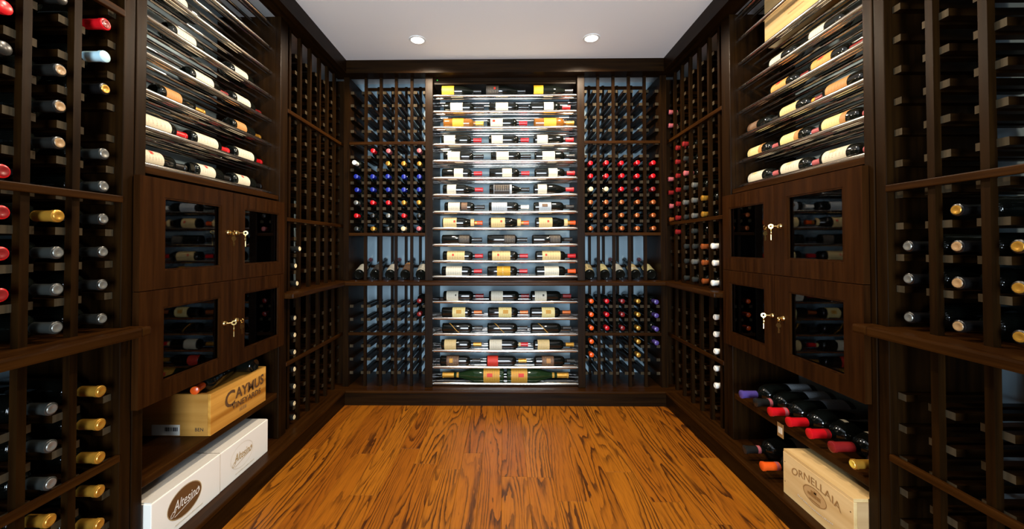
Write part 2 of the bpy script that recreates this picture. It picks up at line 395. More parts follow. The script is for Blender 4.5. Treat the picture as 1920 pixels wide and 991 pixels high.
# ------------------------------------------------------------------ racks
PW = .020; RH = .021; RW = .025; RD0, RD1 = .016, .300
def rack(side, label, posts, ends, z0, z1, rails, bars, skip_rail=(), endrails=(True, True)):
    """posts: centre s of each upright; ends: (s0, s1) clear opening; rails: z of each pair of bearers; bars: z of horizontal bars"""
    c = (ends[0] + ends[1]) / 2
    t = thing('wine_rack', label, 'wine rack', sp(side, c, .15, z0))
    for s in posts:
        sb(side, 'post', s - PW / 2, s + PW / 2, -.002, .018, z0, z1, 'wood_v', t)
        sb(side, 'rear_post', s - PW / 2, s + PW / 2, RD1, RD1 + .02, z0, CEIL - .04 if z1 > 2 else z1, 'wood_v', t)
    walls = [(ends[0], 0, 1)] + [(s, 1, 1) for s in posts] + [(ends[1], 1, 0)]
    for z in rails:
        for (s, lft, rgt) in walls:
            hw = PW / 2 if (lft and rgt) else 0
            if lft and (hw or endrails[1]): sb(side, 'rail', s - hw - RW, s - hw, RD0, RD1, z - RH / 2, z + RH / 2, DEP[side], t, endface=ENDF[side], endmat='rail_end')
            if rgt and (hw or endrails[0]): sb(side, 'rail', s + hw, s + hw + RW, RD0, RD1, z - RH / 2, z + RH / 2, DEP[side], t, endface=ENDF[side], endmat='rail_end')
    for z in bars:
        sb(side, 'cross_bar', ends[0], ends[1], -.016, -.002, z - .011, z + .011, HOR[side], t, .003)
    zb = CEIL - .062 if z1 > 2 else z1 - .03
    sb(side, 'rear_batten', ends[0], ends[1], RD1 + .02, RD1 + .035, zb, zb + .024, HOR[side], t)
    return t
RP = .0985
RU = [.879 + RP * k for k in range(1, 15)]              # side racks above the ledge
RLO = [.66 - RP * k for k in range(0, 6)]               # below it, nearest the viewer
RLF = [.676 - RP * k for k in range(0, 6)]              # below it, towards the back
LT, LB = FZ, LZ                                         # upper rack top and bottom
LU0, LU1 = PT, LZ - .030
lnear = [1.103 - .119 * k for k in range(0, 12)]
rnear = [1.144 - .1265 * k for k in range(0, 12)]
lfar = [2.22, 2.339, 2.46, 2.587, 2.704, 2.822]
rfar = [2.252, 2.366, 2.487, 2.607, 2.728, 2.842]
rack('L', 'dark wood bottle rack, upper half of the left wall nearest the viewer', lnear, (NEAR0, 1.229), LB, LT, RU, (1.280, 1.870))
rack('L', 'dark wood bottle rack below the ledge, left wall nearest the viewer', lnear, (NEAR0, 1.229), LU0, LU1, RLO, (.470,))
rack('R', 'dark wood bottle rack, upper half of the right wall nearest the viewer', rnear, (NEAR0, 1.267), LB, LT, [z + .018 for z in RU], (1.312,))
rack('R', 'dark wood bottle rack below the ledge, right wall nearest the viewer', rnear, (NEAR0, 1.267), LU0, LU1, RLO, (.466,))
rack('L', 'dark wood rack above the ledge between left cabinet and back corner', lfar, (2.174, 2.945), LB, LT, RU, (1.280, 1.886), endrails=(False, True))
rack('L', 'dark wood rack below the ledge between left cabinet and back corner', lfar, (2.174, 2.945), LU0, LU1, RLF, (.476,), endrails=(False, True))
rack('R', 'dark wood rack above the ledge between right cabinet and back corner', rfar, (2.201, 2.955), LB, LT, [z + .012 for z in RU], (1.290, 1.898), endrails=(False, True))
rack('R', 'dark wood rack below the ledge between right cabinet and back corner', rfar, (2.201, 2.955), LU0, LU1, RLF, (.480,), endrails=(False, True))
lback = [-1.018, -.9055, -.793, -.677]; rback = [.694, .806, .919, 1.034]
BP = .0957
BU = [1.216 + BP * k for k in range(0, 12)]
BLO = [.687, .590, .493, .395, .298, .200]
rack('B', 'dark wood rack above the ledge, left of the chrome display', lback, (-1.136, -.574), LB, LT, BU, (1.216, 1.886))
rack('B', 'dark wood rack below the ledge, left of the chrome display', lback, (-1.136, -.574), LU0, LU1, BLO, (.490,))
rack('B', 'dark wood rack above the ledge, right of the chrome display', rback, (.591, 1.141), LB, LT, BU, (1.216, 1.886))
rack('B', 'dark wood rack below the ledge, right of the chrome display', rback, (.591, 1.141), LU0, LU1, BLO, (.490,))
# corner uprights
t = thing('corner_upright', 'dark wood corner upright where left and back racks meet', 'upright', (-1.18, 2.92, PT))
for (z0, z1) in ((LU0, LU1), (LB, LT)):
    box('corner_panel', -1.150, -1.136, YB + .012, WB - .004, z0, z1, 'wood_v', t); box('corner_panel', WL + .004, XL - .012, 2.946, 2.960, z0, z1, 'wood_v', t)
    box('back_stile', XL + .040, -1.136, YB - .012, YB + .012, z0, z1, 'wood_v', t); box('side_stile', XL - .012, XL + .012, 2.946, YB - .012 + .09, z0, z1, 'wood_v', t)
t = thing('corner_upright', 'dark wood corner upright where right and back racks meet', 'upright', (1.19, 2.92, PT))
for (z0, z1) in ((LU0, LU1), (LB, LT)):
    box('corner_panel', 1.141, 1.155, YB + .012, WB - .004, z0, z1, 'wood_v', t); box('corner_panel', XR + .012, WR - .004, 2.956, 2.970, z0, z1, 'wood_v', t)
    box('back_stile', 1.141, XR - .040, YB - .012, YB + .012, z0, z1, 'wood_v', t); box('side_stile', XR - .012, XR + .012, 2.956, YB - .012 + .09, z0, z1, 'wood_v', t)
# ------------------------------------------------------------------ chrome display on the back wall
def rod(parent, side, s0, s1, d, z, rr=.0085, name='chrome_rod'):
    L = s1 - s0
    me = lathe_mesh(('rod', round(L, 3), rr), [(0, rr * .7), (.001, rr), (L - .001, rr), (L, rr * .7)], M('chrome' if rr > .010 else 'chrome_thin'), 14)
    o = bpy.data.objects.new(name, me); COL.objects.link(o); o.parent = parent
    c = sp(side, s0, d, z) - parent_loc(parent)
    zd = (0, 1, 0) if side in 'LR' else (1, 0, 0)
    o.matrix_local = axes(zd, (0, 0, 1), c)
    return o
TB = [2.241, 2.122, 2.004, 1.878, 1.756, 1.630, 1.505, 1.379, 1.258, 1.137, 1.016, .903, .720, .599, .483, .362, .242, .122]
RDS = (.013, .073, .165, .225)
disp = thing('chrome_display', 'tall chrome rod bottle display in the middle of the back wall', 'wine display', (0.01, YB + .15, PT))
for (z0, z1) in ((LU0, LU1), (LB, LT)):
    for (a, b_) in ((-.574, -.518), (.537, .591)):
        sb('B', 'stile', a, b_, -.022, .0, z0, z1, 'wood_v', disp, .003)
        c = (a + b_) / 2
        sb('B', 'side_panel', c - .026, c + .026, .0, .335, z0, z1, 'wood_v', disp)
sb('B', 'top_panel', -.518, .537, .02, .335, 2.330, 2.346, 'wood_x', disp)
sb('B', 'head_panel', -.518, .537, .012, .026, 2.346, LT, 'wood_x', disp)
for z in TB:
    for k, d in enumerate(RDS): rod(disp, 'B', -.519, .538, d, z, .0120 if k == 0 else .0095)
bl = link('indicator_light', lathe_mesh('led', [(0, .004), (.003, .003), (.004, 0)], mat('led_green', srgb=(40, 160, 40)), 10), disp, (-.49, YB + .010, 2.357))
bl.rotation_euler = (math.radians(90), 0, 0)
led = MATS['led_green'].node_tree.nodes['Principled BSDF']; led.inputs['Emission Color'].default_value = (.05, 1, .1, 1); led.inputs['Emission Strength'].default_value = .8
def ux(u): return (u - 944.6) * .00396
# one entry per tier: (kind, [(base px, label colour, label px range, capsule, extra)...])
D = dict
TIERS = [
 ('burgundy', [(828, 'yellow', (829, 852), 'black', {}, 'yellow labelled'), (911, 'dark', (912, 936), 'black', D(emblem=('red', .062, .075, .5)), 'dark labelled'), (1000, 'yellow', (1001, 1019), 'black', {}, 'yellow labelled')]),
 ('bordeaux', [(833, 'white', (845, 868), 'black', {}, 'white labelled'), (917, 'white', (930, 953), 'black', {}, 'white labelled'), (995, 'white', (1020, 1038), 'red', {}, 'red capped white labelled')]),
 ('bordeaux', [(832, 'yellow', (849, 870), 'yellow', D(glass='amber'), 'amber yellow labelled'), (914, 'white', (920, 943), 'red', D(emblem=('red', .04, .06, .5)), 'red capped white labelled'), (1002, 'yellow', (1020, 1043), 'gold', D(glass='amber'), 'amber yellow labelled')]),
 ('bordeaux', [(828, 'white', (833, 854), 'red', {}, 'red capped white labelled'), (917, 'white', (922, 943), 'red', {}, 'red capped white labelled'), (1001, 'white', (1007, 1027), 'red', {}, 'red capped white labelled')]),
 ('bordeaux', [(832, 'white', (840, 863), 'black', {}, 'cream labelled'), (921, 'white', (931, 954), 'black', {}, 'cream labelled'), (1003, 'white', (1017, 1040), 'black', {}, 'cream labelled')]),
 ('bordeaux', [(829, 'white', (852, 869), 'red', {}, 'red capped narrow labelled'), (918, 'white', (942, 960), 'red', {}, 'red capped narrow labelled'), (1003, 'white', (1028, 1045), 'red', {}, 'red capped narrow labelled')]),
 ('burgundy', [(831, 'white', (839, 856), 'red', {}, 'red capped white labelled'), (918, 'grey', (926, 960), 'black', D(emblem=('dark', .036, .150, 2.4)), 'dark picture labelled'), (1001, 'white', (1008, 1025), 'red', {}, 'red capped white labelled')]),
 ('bordeaux', [(834, 'white', (841, 863), 'black', D(emblem=('brown', .125, .170, 1.6)), 'grey labelled'), (917, 'grey', (922, 951), 'white', {}, 'white capped grey labelled'), (1001, 'grey', (1010, 1033), 'black', D(emblem=('brown', .06, .10, .6)), 'grey labelled')]),
 ('burgundy', [(830, 'cream', (832, 857), 'orange', D(badge='cream', emblem=('red', .085, .100, .4), band='gold'), 'cream labelled neck badged'), (917, 'cream', (921, 947), 'orange', D(badge='cream', emblem=('red', .085, .100, .4), band='gold'), 'cream labelled neck badged'), (1004, 'cream', (1010, 1035), 'orange', D(badge='cream', emblem=('red', .085, .100, .4), band='gold'), 'cream labelled neck badged')]),
 ('bordeaux', [(829, 'dark', (861, 881), 'black', {}, 'all dark'), (914, 'dark', (945, 966), 'black', {}, 'all dark'), (998, 'dark', (1030, 1050), 'black', {}, 'all dark')]),
 ('bordeaux', [(831, 'cream', (839, 872), 'red', D(emblem=('red', .070, .084, .42)), 'red capped cream labelled'), (915, 'cream', (923, 957), 'red', D(emblem=('red', .070, .084, .42)), 'red capped cream labelled'), (1004, 'cream', (1016, 1050), 'red', D(emblem=('red', .070, .084, .42)), 'red capped cream labelled')]),
 ('bordeaux', [(829, 'white', (837, 867), 'red', {}, 'red capped white labelled'), (914, 'yellow', (932, 957), 'red', D(emblem=('cream', .112, .118, 3.0)), 'red capped yellow labelled'), (1004, 'white', (1020, 1047), 'orange', {}, 'orange capped white labelled')]),
 ('bordeaux', [(832, 'white', (838, 860), 'dark red', D(emblem=('dark', .088, .098, .35)), 'white labelled'), (917, 'white', (921, 943), 'dark red', {}, 'white labelled'), (995, 'white', (1002, 1024), 'dark red', D(emblem=('dark', .085, .098, .4)), 'white labelled')]),
 ('bordeaux', [(829, 'pale yellow', (849, 873), 'copper', D(emblem=('gold', .108, .146, .7)), 'gold emblem cream labelled'), (915, 'pale yellow', (935, 959), 'copper', D(emblem=('gold', .112, .150, .7)), 'gold emblem cream labelled'), (994, 'pale yellow', (1015, 1039), 'copper', D(emblem=('gold', .112, .150, .7)), 'gold emblem cream labelled')]),
 ('bordeaux', [(830, None, None, 'black', D(stripe=True), 'black gold striped'), (914, None, None, 'black', D(stripe=True), 'black gold striped'), (995, None, None, 'black', D(stripe=True), 'black gold striped')]),
 ('bordeaux', [(828, 'cream', (834, 856), 'gold', {}, 'cream labelled'), (915, 'white', (918, 941), 'red', D(badge='cream'), 'red capped white labelled'), (1000, 'cream', (1007, 1029), 'gold', {}, 'cream labelled')]),
 ('bordeaux', [(826, 'brown', (838, 861), 'dark', D(emblem=('gold', .07, .095, .8)), 'dark labelled'), (912, 'red', (914, 934), 'gold', {}, 'red labelled'), (1002, 'brown', (1015, 1037), 'dark', D(emblem=('tan', .085, .115, .9)), 'dark labelled')]),
]
PN = ('left', 'middle', 'right')
for ti, (kind, bs) in enumerate(TIERS):
    z = TB[ti]
    for pi_, (bu, lc, lr, cap, ex, ds) in enumerate(bs):
        ex = dict(ex); R_ = PROF[kind][2]
        gap = (RDS[1] - RDS[0]) / 2; h = math.sqrt((R_ + .0122) ** 2 - gap ** 2) + .0008
        x0 = ux(bu)
        if lc: ex['lz'] = (round((lr[0] - bu) * .00396, 3) + .001, round((lr[1] - bu) * .00396, 3))
        bottle(f'{ds} bottle, {PN[pi_]} of three on {ORD[ti]} tier down the back chrome display', (1, 0, 0), (0, -1, .25), sp('B', x0, (RDS[0] + RDS[1]) / 2, z + h), kind, cap, lc,
               group='bottles on the back chrome display', **ex)
h = math.sqrt((.05 + .0122) ** 2 - .03 ** 2) + .0008
for sgn, x0, nm in ((-1, ux(945), 'left'), (1, ux(950), 'right')):
    bottle(f'big green bottle with gold label and foil, {nm} of two on the lowest chrome tier', (sgn, 0, 0), (0, -1, .25), sp('B', x0, .043, TB[17] + h), 'giant', 'gold', 'gold',
           lz=(.032, .150), glass='green', emblem=('red', .085, .125, .5), badge='gold', group='bottles on the back chrome display')
# ------------------------------------------------------------------ side cabinet towers
def door_frame(bm, y0, y1, z0, z1, gy0, gy1, gz0, gz1, t):
    for a in ((y0, gy0, z0, z1), (gy1, y1, z0, z1), (gy0, gy1, z0, gz0), (gy0, gy1, gz1, z1)):
        vs = bmbox(bm, -t / 2, t / 2, a[0], a[1], a[2], a[3])
def keymesh():
    if 'key' in MESH: return MESH['key']
    bm = bmesh.new()
    # lock stud pokes to +X, with the key shaft, then a second key hanging from a ring
    def cyl(r_, d_, mtx, seg=16):
        bmesh.ops.create_cone(bm, cap_ends=True, segments=seg, radius1=r_, radius2=r_, depth=d_, matrix=mtx)
    RX = Matrix.Rotation(math.radians(90), 4, 'Y')
    cyl(.0035, .026, Matrix.Translation((.014, 0, 0)) @ RX, 8)
    for k in range(14):     # bow of the inserted key, a ring in the XZ plane
        a = 2 * math.pi * k / 14
        bmesh.ops.create_cube(bm, size=1, matrix=Matrix.Translation((.034 + .009 * math.cos(a), 0, .009 * math.sin(a))) @ Matrix.Rotation(-a, 4, 'Y') @ Matrix.Diagonal((.006, .003, .0045, 1)))
    for k in range(10):     # small split ring
        a = 2 * math.pi * k / 10
        bmesh.ops.create_cube(bm, size=1, matrix=Matrix.Translation((.034, .006 * math.cos(a), -.015 + .006 * math.sin(a))) @ Matrix.Rotation(a, 4, 'X') @ Matrix.Diagonal((.0018, .0018, .004, 1)))
    cyl(.0125, .0028, Matrix.Translation((.034, 0, -.033)) @ RX, 18)                       # hanging key bow
    bmesh.ops.create_cube(bm, size=1, matrix=Matrix.Translation((.034, 0, -.058)) @ Matrix.Diagonal((.0022, .0075, .032, 1)))
    for k in range(3):
        bmesh.ops.create_cube(bm, size=1, matrix=Matrix.Translation((.034, .0052, -.054 - .007 * k)) @ Matrix.Diagonal((.0022, .004, .003, 1)))
    me = bpy.data.meshes.new('key'); bm.to_mesh(me); bm.free(); me.materials.append(M('brass')); MESH['key'] = me
    return me
def tower(side, label, st0, st1, ys, zd, gl, sill, tiers, shelf_z, locks, nm):
    """st0/st1: near and far stile spans; ys: door edges (near, seam, far); zd: door z (bottom, split, top); gl: glass rectangles"""
    sg = 1 if side == 'L' else -1          # +X points to the room on the left wall
    t = thing('cabinet_tower', label, 'cabinet', sp(side, (st0[0] + st1[1]) / 2, .16, PT))
    z0, z1 = PT, FZ
    mid = (st0[0] + st0[1]) / 2
    sb(side, 'stile', st0[0], mid - .0015, -.012, .014, z0, z1, 'wood_v', t, .003); sb(side, 'stile', mid + .0015, st0[1], -.014, .014, z0, z1, 'wood_v', t, .003)
    sb(side, 'stile', st1[0], st1[1], -.014, .014, z0, z1, 'wood_v', t, .003)
    sb(side, 'side_panel', st0[0] + .002, st0[1] - .004, .014, .335, z0, z1, 'wood_v', t); sb(side, 'side_panel', st1[0] + .004, st1[1] - .002, .014, .335, z0, z1, 'wood_v', t)
    a, b_ = st0[1] - .004, st1[0] + .004
    sb(side, 'sill', a, b_, -.006, .335, sill - .022, sill, HOR[side], t)
    sb(side, 'cabinet_floor', a, b_, .004, .335, zd[0] - .016, zd[0] + .006, HOR[side], t)
    sb(side, 'cabinet_back', a, b_, .322, .334, zd[0] + .006, sill - .022, 'wood_v', t)
    sb(side, 'open_shelf', a, b_, -.006, .335, shelf_z - .028, shelf_z, HOR[side], t, .004)
    for z in tiers:
        for k, d in enumerate((.042, .066, .124, .176, .234)):
            if side == 'R' and z == tiers[6] and k in (1, 2): continue      # the pine case stands there
            rod(t, side, st0[1] - .003, st1[0] + .003, d, z, .0105 if k == 0 else .0085)
    for z in (1.205, 1.062, .835, .688):
        for d in (.060, .118): rod(t, side, st0[1] - .003, st1[0] + .003, d, z, .0065)
    th = .022; dm = -.015 - th / 2
    for i, (ya, yb, za, zb) in enumerate(((ys[0], ys[1], zd[1], zd[2]), (ys[1], ys[2], zd[1], zd[2]), (ys[0], ys[1], zd[0], zd[1]), (ys[1], ys[2], zd[0], zd[1]))):
        ya += .0012; yb -= .0012; za += .0012; zb -= .0012
        cy, cz = (ya + yb) / 2, (za + zb) / 2; g = gl[i]
        bm = bmesh.new(); door_frame(bm, ya - cy, yb - cy, za - cz, zb - cz, g[0] - cy, g[1] - cy, g[2] - cz, g[3] - cz, th)
        bmesh.ops.remove_doubles(bm, verts=bm.verts, dist=1e-5)
        c = sp(side, cy, dm, cz)
        dr = bmobj('door', bm, 'door_v', t, c)
        gy, gz = (g[0] + g[1]) / 2, (g[2] + g[3]) / 2
        link('pane', box_mesh(.004, g[1] - g[0] + .002, g[3] - g[2] + .002, 'pane_glass'), dr, sp(side, gy, dm + .004, gz))
        bmf = bmesh.new()      # raised bead around the pane
        w_ = .006
        for q in ((g[0], g[1], g[2], g[2] + w_), (g[0], g[1], g[3] - w_, g[3]), (g[0], g[0] + w_, g[2] + w_, g[3] - w_), (g[1] - w_, g[1], g[2] + w_, g[3] - w_)):
            bmbox(bmf, -.003, .003, q[0] - gy, q[1] - gy, q[2] - gz, q[3] - gz)
        bmobj('glazing_bead', bmf, 'door_v', dr, sp(side, gy, dm - .006, gz))
        ly, lz_ = locks[i]
        lk = link('lock', lathe_mesh('lock', [(0, .0105), (.003, .0105), (.005, .0085), (.009, .0085), (.010, .006)], M('brass'), 18), dr, sp(side, ly, dm - th / 2, lz_))
        lk.rotation_euler = (0, sg * math.radians(90), 0)
        ky = link('key', keymesh(), dr, sp(side, ly, dm - th / 2 - .008, lz_))
        ky.scale = (.8, .8, .8); ky.rotation_euler = (0, 0, (0 if sg > 0 else math.pi) + (-.5, .35, .6, -.4)[i])
    return t
LTI = [1.418 + .1300 * k for k in range(8)]
RTI = [1.448 + .1315 * k for k in range(8)]
tower('L', 'dark wood tower on the left wall, chrome rods over four glass doors', (1.229, 1.307), (2.101, 2.174), (1.262, 1.705, 2.110), (.602, .984, 1.366),
      [(1.356, 1.634, 1.047, 1.302), (1.780, 2.059, 1.047, 1.302), (1.354, 1.634, .664, .921), (1.783, 2.062, .664, .921)], 1.402, LTI, .350,
      [(1.675, 1.190), (1.728, 1.190), (1.655, .806), (1.728, .806)], 'left')
tower('R', 'dark wood tower on the right wall, chrome rods over four glass doors', (1.267, 1.340), (2.118, 2.201), (1.322, 1.751, 2.160), (.608, 1.002, 1.399),
      [(1.398, 1.673, 1.074, 1.338), (1.819, 2.101, 1.068, 1.330), (1.398, 1.668, .674, .939), (1.820, 2.098, .676, .938)], 1.430, RTI, .350,
      [(1.712, 1.215), (1.768, 1.212), (1.700, .822), (1.768, .822)], 'right')
# bottles on the rods of the towers (necks point to the back corner on the left, to the viewer on the right)
def rodbottle(side, label, s_label, wl, z, deep, cap, lab, **kw):
    d0 = (.095, .205)[deep]; R_ = PROF['short'][2]
    h = math.sqrt((R_ + .0085) ** 2 - .029 ** 2) + .0006
    s_label = min(s_label * 1.012, 1.880) if side == 'L' else min(s_label * 1.012, 2.092)
    lz = (.020, .020 + wl)
    face = Vector((1, 0, .9)) if side == 'L' else Vector((-1, 0, .9))
    if side == 'L': loc = sp(side, s_label - .020, d0, z + h); zd = (0, 1, 0)
    else: loc = sp(side, s_label + .020, d0, z + h); zd = (0, -1, 0)
    return bottle(label, zd, face, loc, 'short', cap, lab, lz=lz, group=f'bottles on the {"left" if side == "L" else "right"} tower rods', **kw)
LN = ('nearest', 'middle', 'farthest')
def rowlab(desc, i, n_, tier, side): return f'{desc} bottle, {LN[i]} on {ORD[tier]} rod tier from the bottom, {side} tower'
RDOT = D(emblem=('red', .055, .068, .42))
for i, s in enumerate((1.360, 1.623, 1.875)): rodbottle('L', rowlab('red dotted white labelled front', i, 3, 0, 'left'), s, .088, LTI[0], 0, 'black', 'white', **RDOT)
for i, s in enumerate((1.528, 1.797)): rodbottle('L', f'red dotted pale labelled rear bottle, {("nearer", "farther")[i]} on lowest rod tier, left tower', s, .088, LTI[0], 1, 'black', 'white', **RDOT)
for i, s in enumerate((1.362, 1.607, 1.859)): rodbottle('L', rowlab('red capped white labelled', i, 3, 1, 'left'), s, .118, LTI[1], 0, 'red', 'white')
for i, s in enumerate((1.455, 1.640, 1.846)):
    if i == 1: continue
    rodbottle('L', rowlab('tan labelled', i, 3, 2, 'left'), s, .072, LTI[2], 0, 'gold', 'tan')
rodbottle('L', 'brown labelled rear bottle on third rod tier from the bottom, left tower', 1.690, .060, LTI[2], 1, 'dark', 'brown')
for i, s in enumerate((1.595, 1.845)): rodbottle('L', rowlab('red capped cream labelled', i + 1, 3, 3, 'left'), s, .100, LTI[3], 0, 'dark red', 'white')
for i, s in enumerate((1.500, 1.828)): rodbottle('L', rowlab('white labelled', i + 1, 3, 4, 'left'), s, .095, LTI[4], 0, 'black', 'white')
rodbottle('L', 'white labelled bottle alone on sixth rod tier from the bottom, left tower', 1.480, .068, LTI[5], 0, 'black', 'white')
for i, (s, e) in enumerate(((2.100, 1.990), (1.826, 1.734), (1.590, 1.462))): rodbottle('R', rowlab('pink capped white labelled front', 2 - i, 3, 0, 'right'), s, .112, RTI[0], 0, 'pink', 'white', emblem=('cream', .05, .08, .4))
for i, s in enumerate((2.048, 1.769)): rodbottle('R', f'pale labelled rear bottle, {("farther", "nearer")[i]} on lowest rod tier, right tower', s, .118, RTI[0], 1, 'pink', 'grey', emblem=('gold', .055, .08, .4))
for i, s in enumerate((2.096, 1.826, 1.590)): rodbottle('R', rowlab('pale yellow labelled', 2 - i, 3, 1, 'right'), s, .085, RTI[1], 0, 'pink', 'pale yellow', emblem=('tan', .106, .132, 3.0))
rodbottle('R', rowlab('brown labelled', 2, 3, 2, 'right'), 2.096, .075, RTI[2], 0, 'dark', 'brown')
rodbottle('R', rowlab('cream labelled neck badged', 1, 3, 2, 'right'), 1.826, .100, RTI[2], 0, 'dark red', 'cream', badge='yellow')
rodbottle('R', rowlab('tan labelled', 0, 3, 2, 'right'), 1.570, .100, RTI[2], 0, 'red', 'tan')
for i, s in enumerate((1.885, 1.640)): rodbottle('R', rowlab('orange labelled', 1 - i, 3, 3, 'right'), s, .100, RTI[3], 0, 'dark red', 'orange', emblem=('red', .05, .075, .6))
for i, s in enumerate((1.893, 1.650)): rodbottle('R', rowlab('white labelled', 1 - i, 3, 4, 'right'), s, .078, RTI[4], 0, 'black', 'white')
# bottles behind the glass doors
CT = (1.205, 1.062, .835, .688)
cl_ = {'L': [('tan', 'gold'), ('pale yellow', 'black'), ('cream', 'dark'), ('tan', 'orange')], 'R': [('tan', 'copper'), ('cream', 'red'), ('cream', 'dark'), ('cream', 'red')]}
for side, sn in (('L', 'left'), ('R', 'right')):
    for k, z in enumerate(CT):
        lc, cc = cl_[side][k]
        for i in range(3):
            s = 1.372 + .245 * i if side == 'L' else 1.560 + .245 * i
            R_ = PROF['short'][2]; h = math.sqrt((R_ + .0065) ** 2 - .029 ** 2) + .0006
            if side == 'L': loc = sp(side, s, .089, z + h); zd = (0, 1, 0); fx = (1, 0, .3)
            else: loc = sp(side, s + .04, .089, z + h); zd = (0, -1, 0); fx = (-1, 0, .3)
            bottle(f'{lc} labelled bottle behind {sn} cabinet glass, {ORD[k]} row down, {LN[i]}', zd, fx, loc, 'short', cc, lc, lz=(.03, .03 + (.07, .085, .075, .08)[k]), group=f'bottles behind {sn} cabinet glass')
# ------------------------------------------------------------------ crates and cartons
def text(body, size, m, parent, c, ax, shear=0.0, name='lettering', arch=0.0, widen=1.0, bold=0.0):
    """flat printed lettering; c = centre in the room, ax = (right, up, out) axes; arch bends the baseline"""
    cu = bpy.data.curves.new('t', 'FONT'); cu.body = body; cu.size = size; cu.align_x = 'CENTER'; cu.align_y = 'CENTER'; cu.shear = shear; cu.resolution_u = 3; cu.offset = bold
    to = bpy.data.objects.new('t', cu); COL.objects.link(to)
    me = bpy.data.meshes.new_from_object(to); bpy.data.objects.remove(to); bpy.data.curves.remove(cu)
    rx, uy, oz = [Vector(a) for a in ax]
    for v in me.vertices:
        x_, y_ = v.co.x * widen, v.co.y - arch * (v.co.x * widen) ** 2
        v.co = rx * x_ + uy * y_ + oz * 0.0012
    me.materials.clear(); me.materials.append(M(m))
    return link(name, me, parent, c)
def oval(a, b_, m, parent, c, ax, name='oval', ring=None, out=.0006, n_=40):
    rx, uy, oz = [Vector(q) for q in ax]; v, f = [], []
    for i in range(n_):
        t_ = 2 * math.pi * i / n_; v.append(rx * a * math.cos(t_) + uy * b_ * math.sin(t_) + oz * out)
    if ring:
        for i in range(n_):
            t_ = 2 * math.pi * i / n_; v.append(rx * (a - ring) * math.cos(t_) + uy * (b_ - ring) * math.sin(t_) + oz * out)
        for i in range(n_): k = (i + 1) % n_; f.append((i, k, n_ + k, n_ + i))
    else: f.append(tuple(range(n_)))
    me = bpy.data.meshes.new('oval'); me.from_pydata(v, [], f); me.materials.append(M(m)); return link(name, me, parent, c)
def stroke(pts, w, m, parent, c, ax, name='flourish', out=.0013):
    rx, uy, oz = [Vector(q) for q in ax]; v, f = [], []
    for i, (a, b_) in enumerate(pts):
        q0 = pts[max(0, i - 1)]; q1 = pts[min(len(pts) - 1, i + 1)]; dx, dy = q1[0] - q0[0], q1[1] - q0[1]; L = math.hypot(dx, dy) or 1
        nx, ny = -dy / L * w / 2, dx / L * w / 2
        v += [rx * (a + nx) + uy * (b_ + ny) + oz * out, rx * (a - nx) + uy * (b_ - ny) + oz * out]
    for i in range(len(pts) - 1): f.append((2 * i, 2 * i + 1, 2 * i + 3, 2 * i + 2))
    me = bpy.data.meshes.new('stroke'); me.from_pydata(v, [], f); me.materials.append(M(m)); return link(name, me, parent, c)
def marks(w, h_, n_, m, parent, c, ax, name='small_print', arch=0.0):
    """a row of print too small to read: short upright dashes of uneven width"""
    rx, uy, oz = [Vector(q) for q in ax]; v, f = [], []
    for i in range(n_):
        a = -w / 2 + w * i / n_; b_ = a + w / n_ * random.uniform(.45, .8); k = len(v); hh = h_ * random.uniform(.7, 1.0)
        for (px_, pz_) in ((a, 0), (b_, 0), (b_, hh), (a, hh)): v.append(rx * px_ + uy * (pz_ - arch * px_ * px_) + oz * .0012)
        f.append((k, k + 1, k + 2, k + 3))
    me = bpy.data.meshes.new('marks'); me.from_pydata(v, [], f); me.materials.append(M(m)); return link(name, me, parent, c)
AXL = ((0, 1, 0), (0, 0, 1), (1, 0, 0)); AXR = ((0, -1, 0), (0, 0, 1), (-1, 0, 0)); AXN = ((1, 0, 0), (0, 0, 1), (0, -1, 0))
def carton(label, x1, y0, y1, z0, z1, solid):
    t = thing('wine_carton', label, 'carton', (x1 - .12, (y0 + y1) / 2, z0), 'white cartons on the left plinth')
    box('carton_body', x1 - .26, x1, y0, y1, z0, z1 - .002, 'card_white', t, .003)
    box('lid_flap', x1 - .255, x1 - .130, y0 + .004, y1 - .004, z1 - .002, z1 + .001, 'card_top', t); box('lid_flap', x1 - .128, x1 - .004, y0 + .004, y1 - .004, z1 - .002, z1 + .001, 'card_top', t)
    c = Vector((x1, (y0 + y1) / 2 + (-.020 if solid else -.028), (z0 + z1) / 2 + .006))
    a, b_ = .076, .052
    if solid: oval(a, b_, 'ink_brown', t, c, AXL, 'oval_badge'); oval(a + .003, b_ + .003, 'ink_gold', t, c, AXL, 'oval_rim', .002)
    else: oval(a, b_, 'ink_pale', t, c, AXL, 'oval_rim', .0016)
    ink = 'card_white' if solid else 'ink_gold'
    text('Altesino', .050, ink, t, c + Vector((0, .006, .002)), AXL, .32, 'lettering', widen=.70)
    sw = [(-.046, -.014), (-.054, -.010), (-.063, -.018), (-.064, -.026), (-.056, -.028), (-.046, -.018), (-.040, -.006)]
    stroke(sw, .0022, ink, t, c, AXL)
    stroke([(-.048 + .108 * k / 14, -.032 + .008 * math.sin(k / 14 * 2.4) + .018 * (k / 14) ** 2) for k in range(15)] + [(.067, -.002), (.066, .010), (.059, .014)], .002, ink, t, c, AXL)
    marks(.13, .005, 22, 'ink_pale', t, c + Vector((0, .02, -.068)), AXL)
ZP = PT + .0005
carton('white carton with solid brown oval badge on the left plinth', -1.180, 1.318, 1.6405, ZP, .270, True)
carton('white carton with thin gold oval outline beside the brown badged carton', -1.182, 1.642, 1.975, ZP, .268, False)
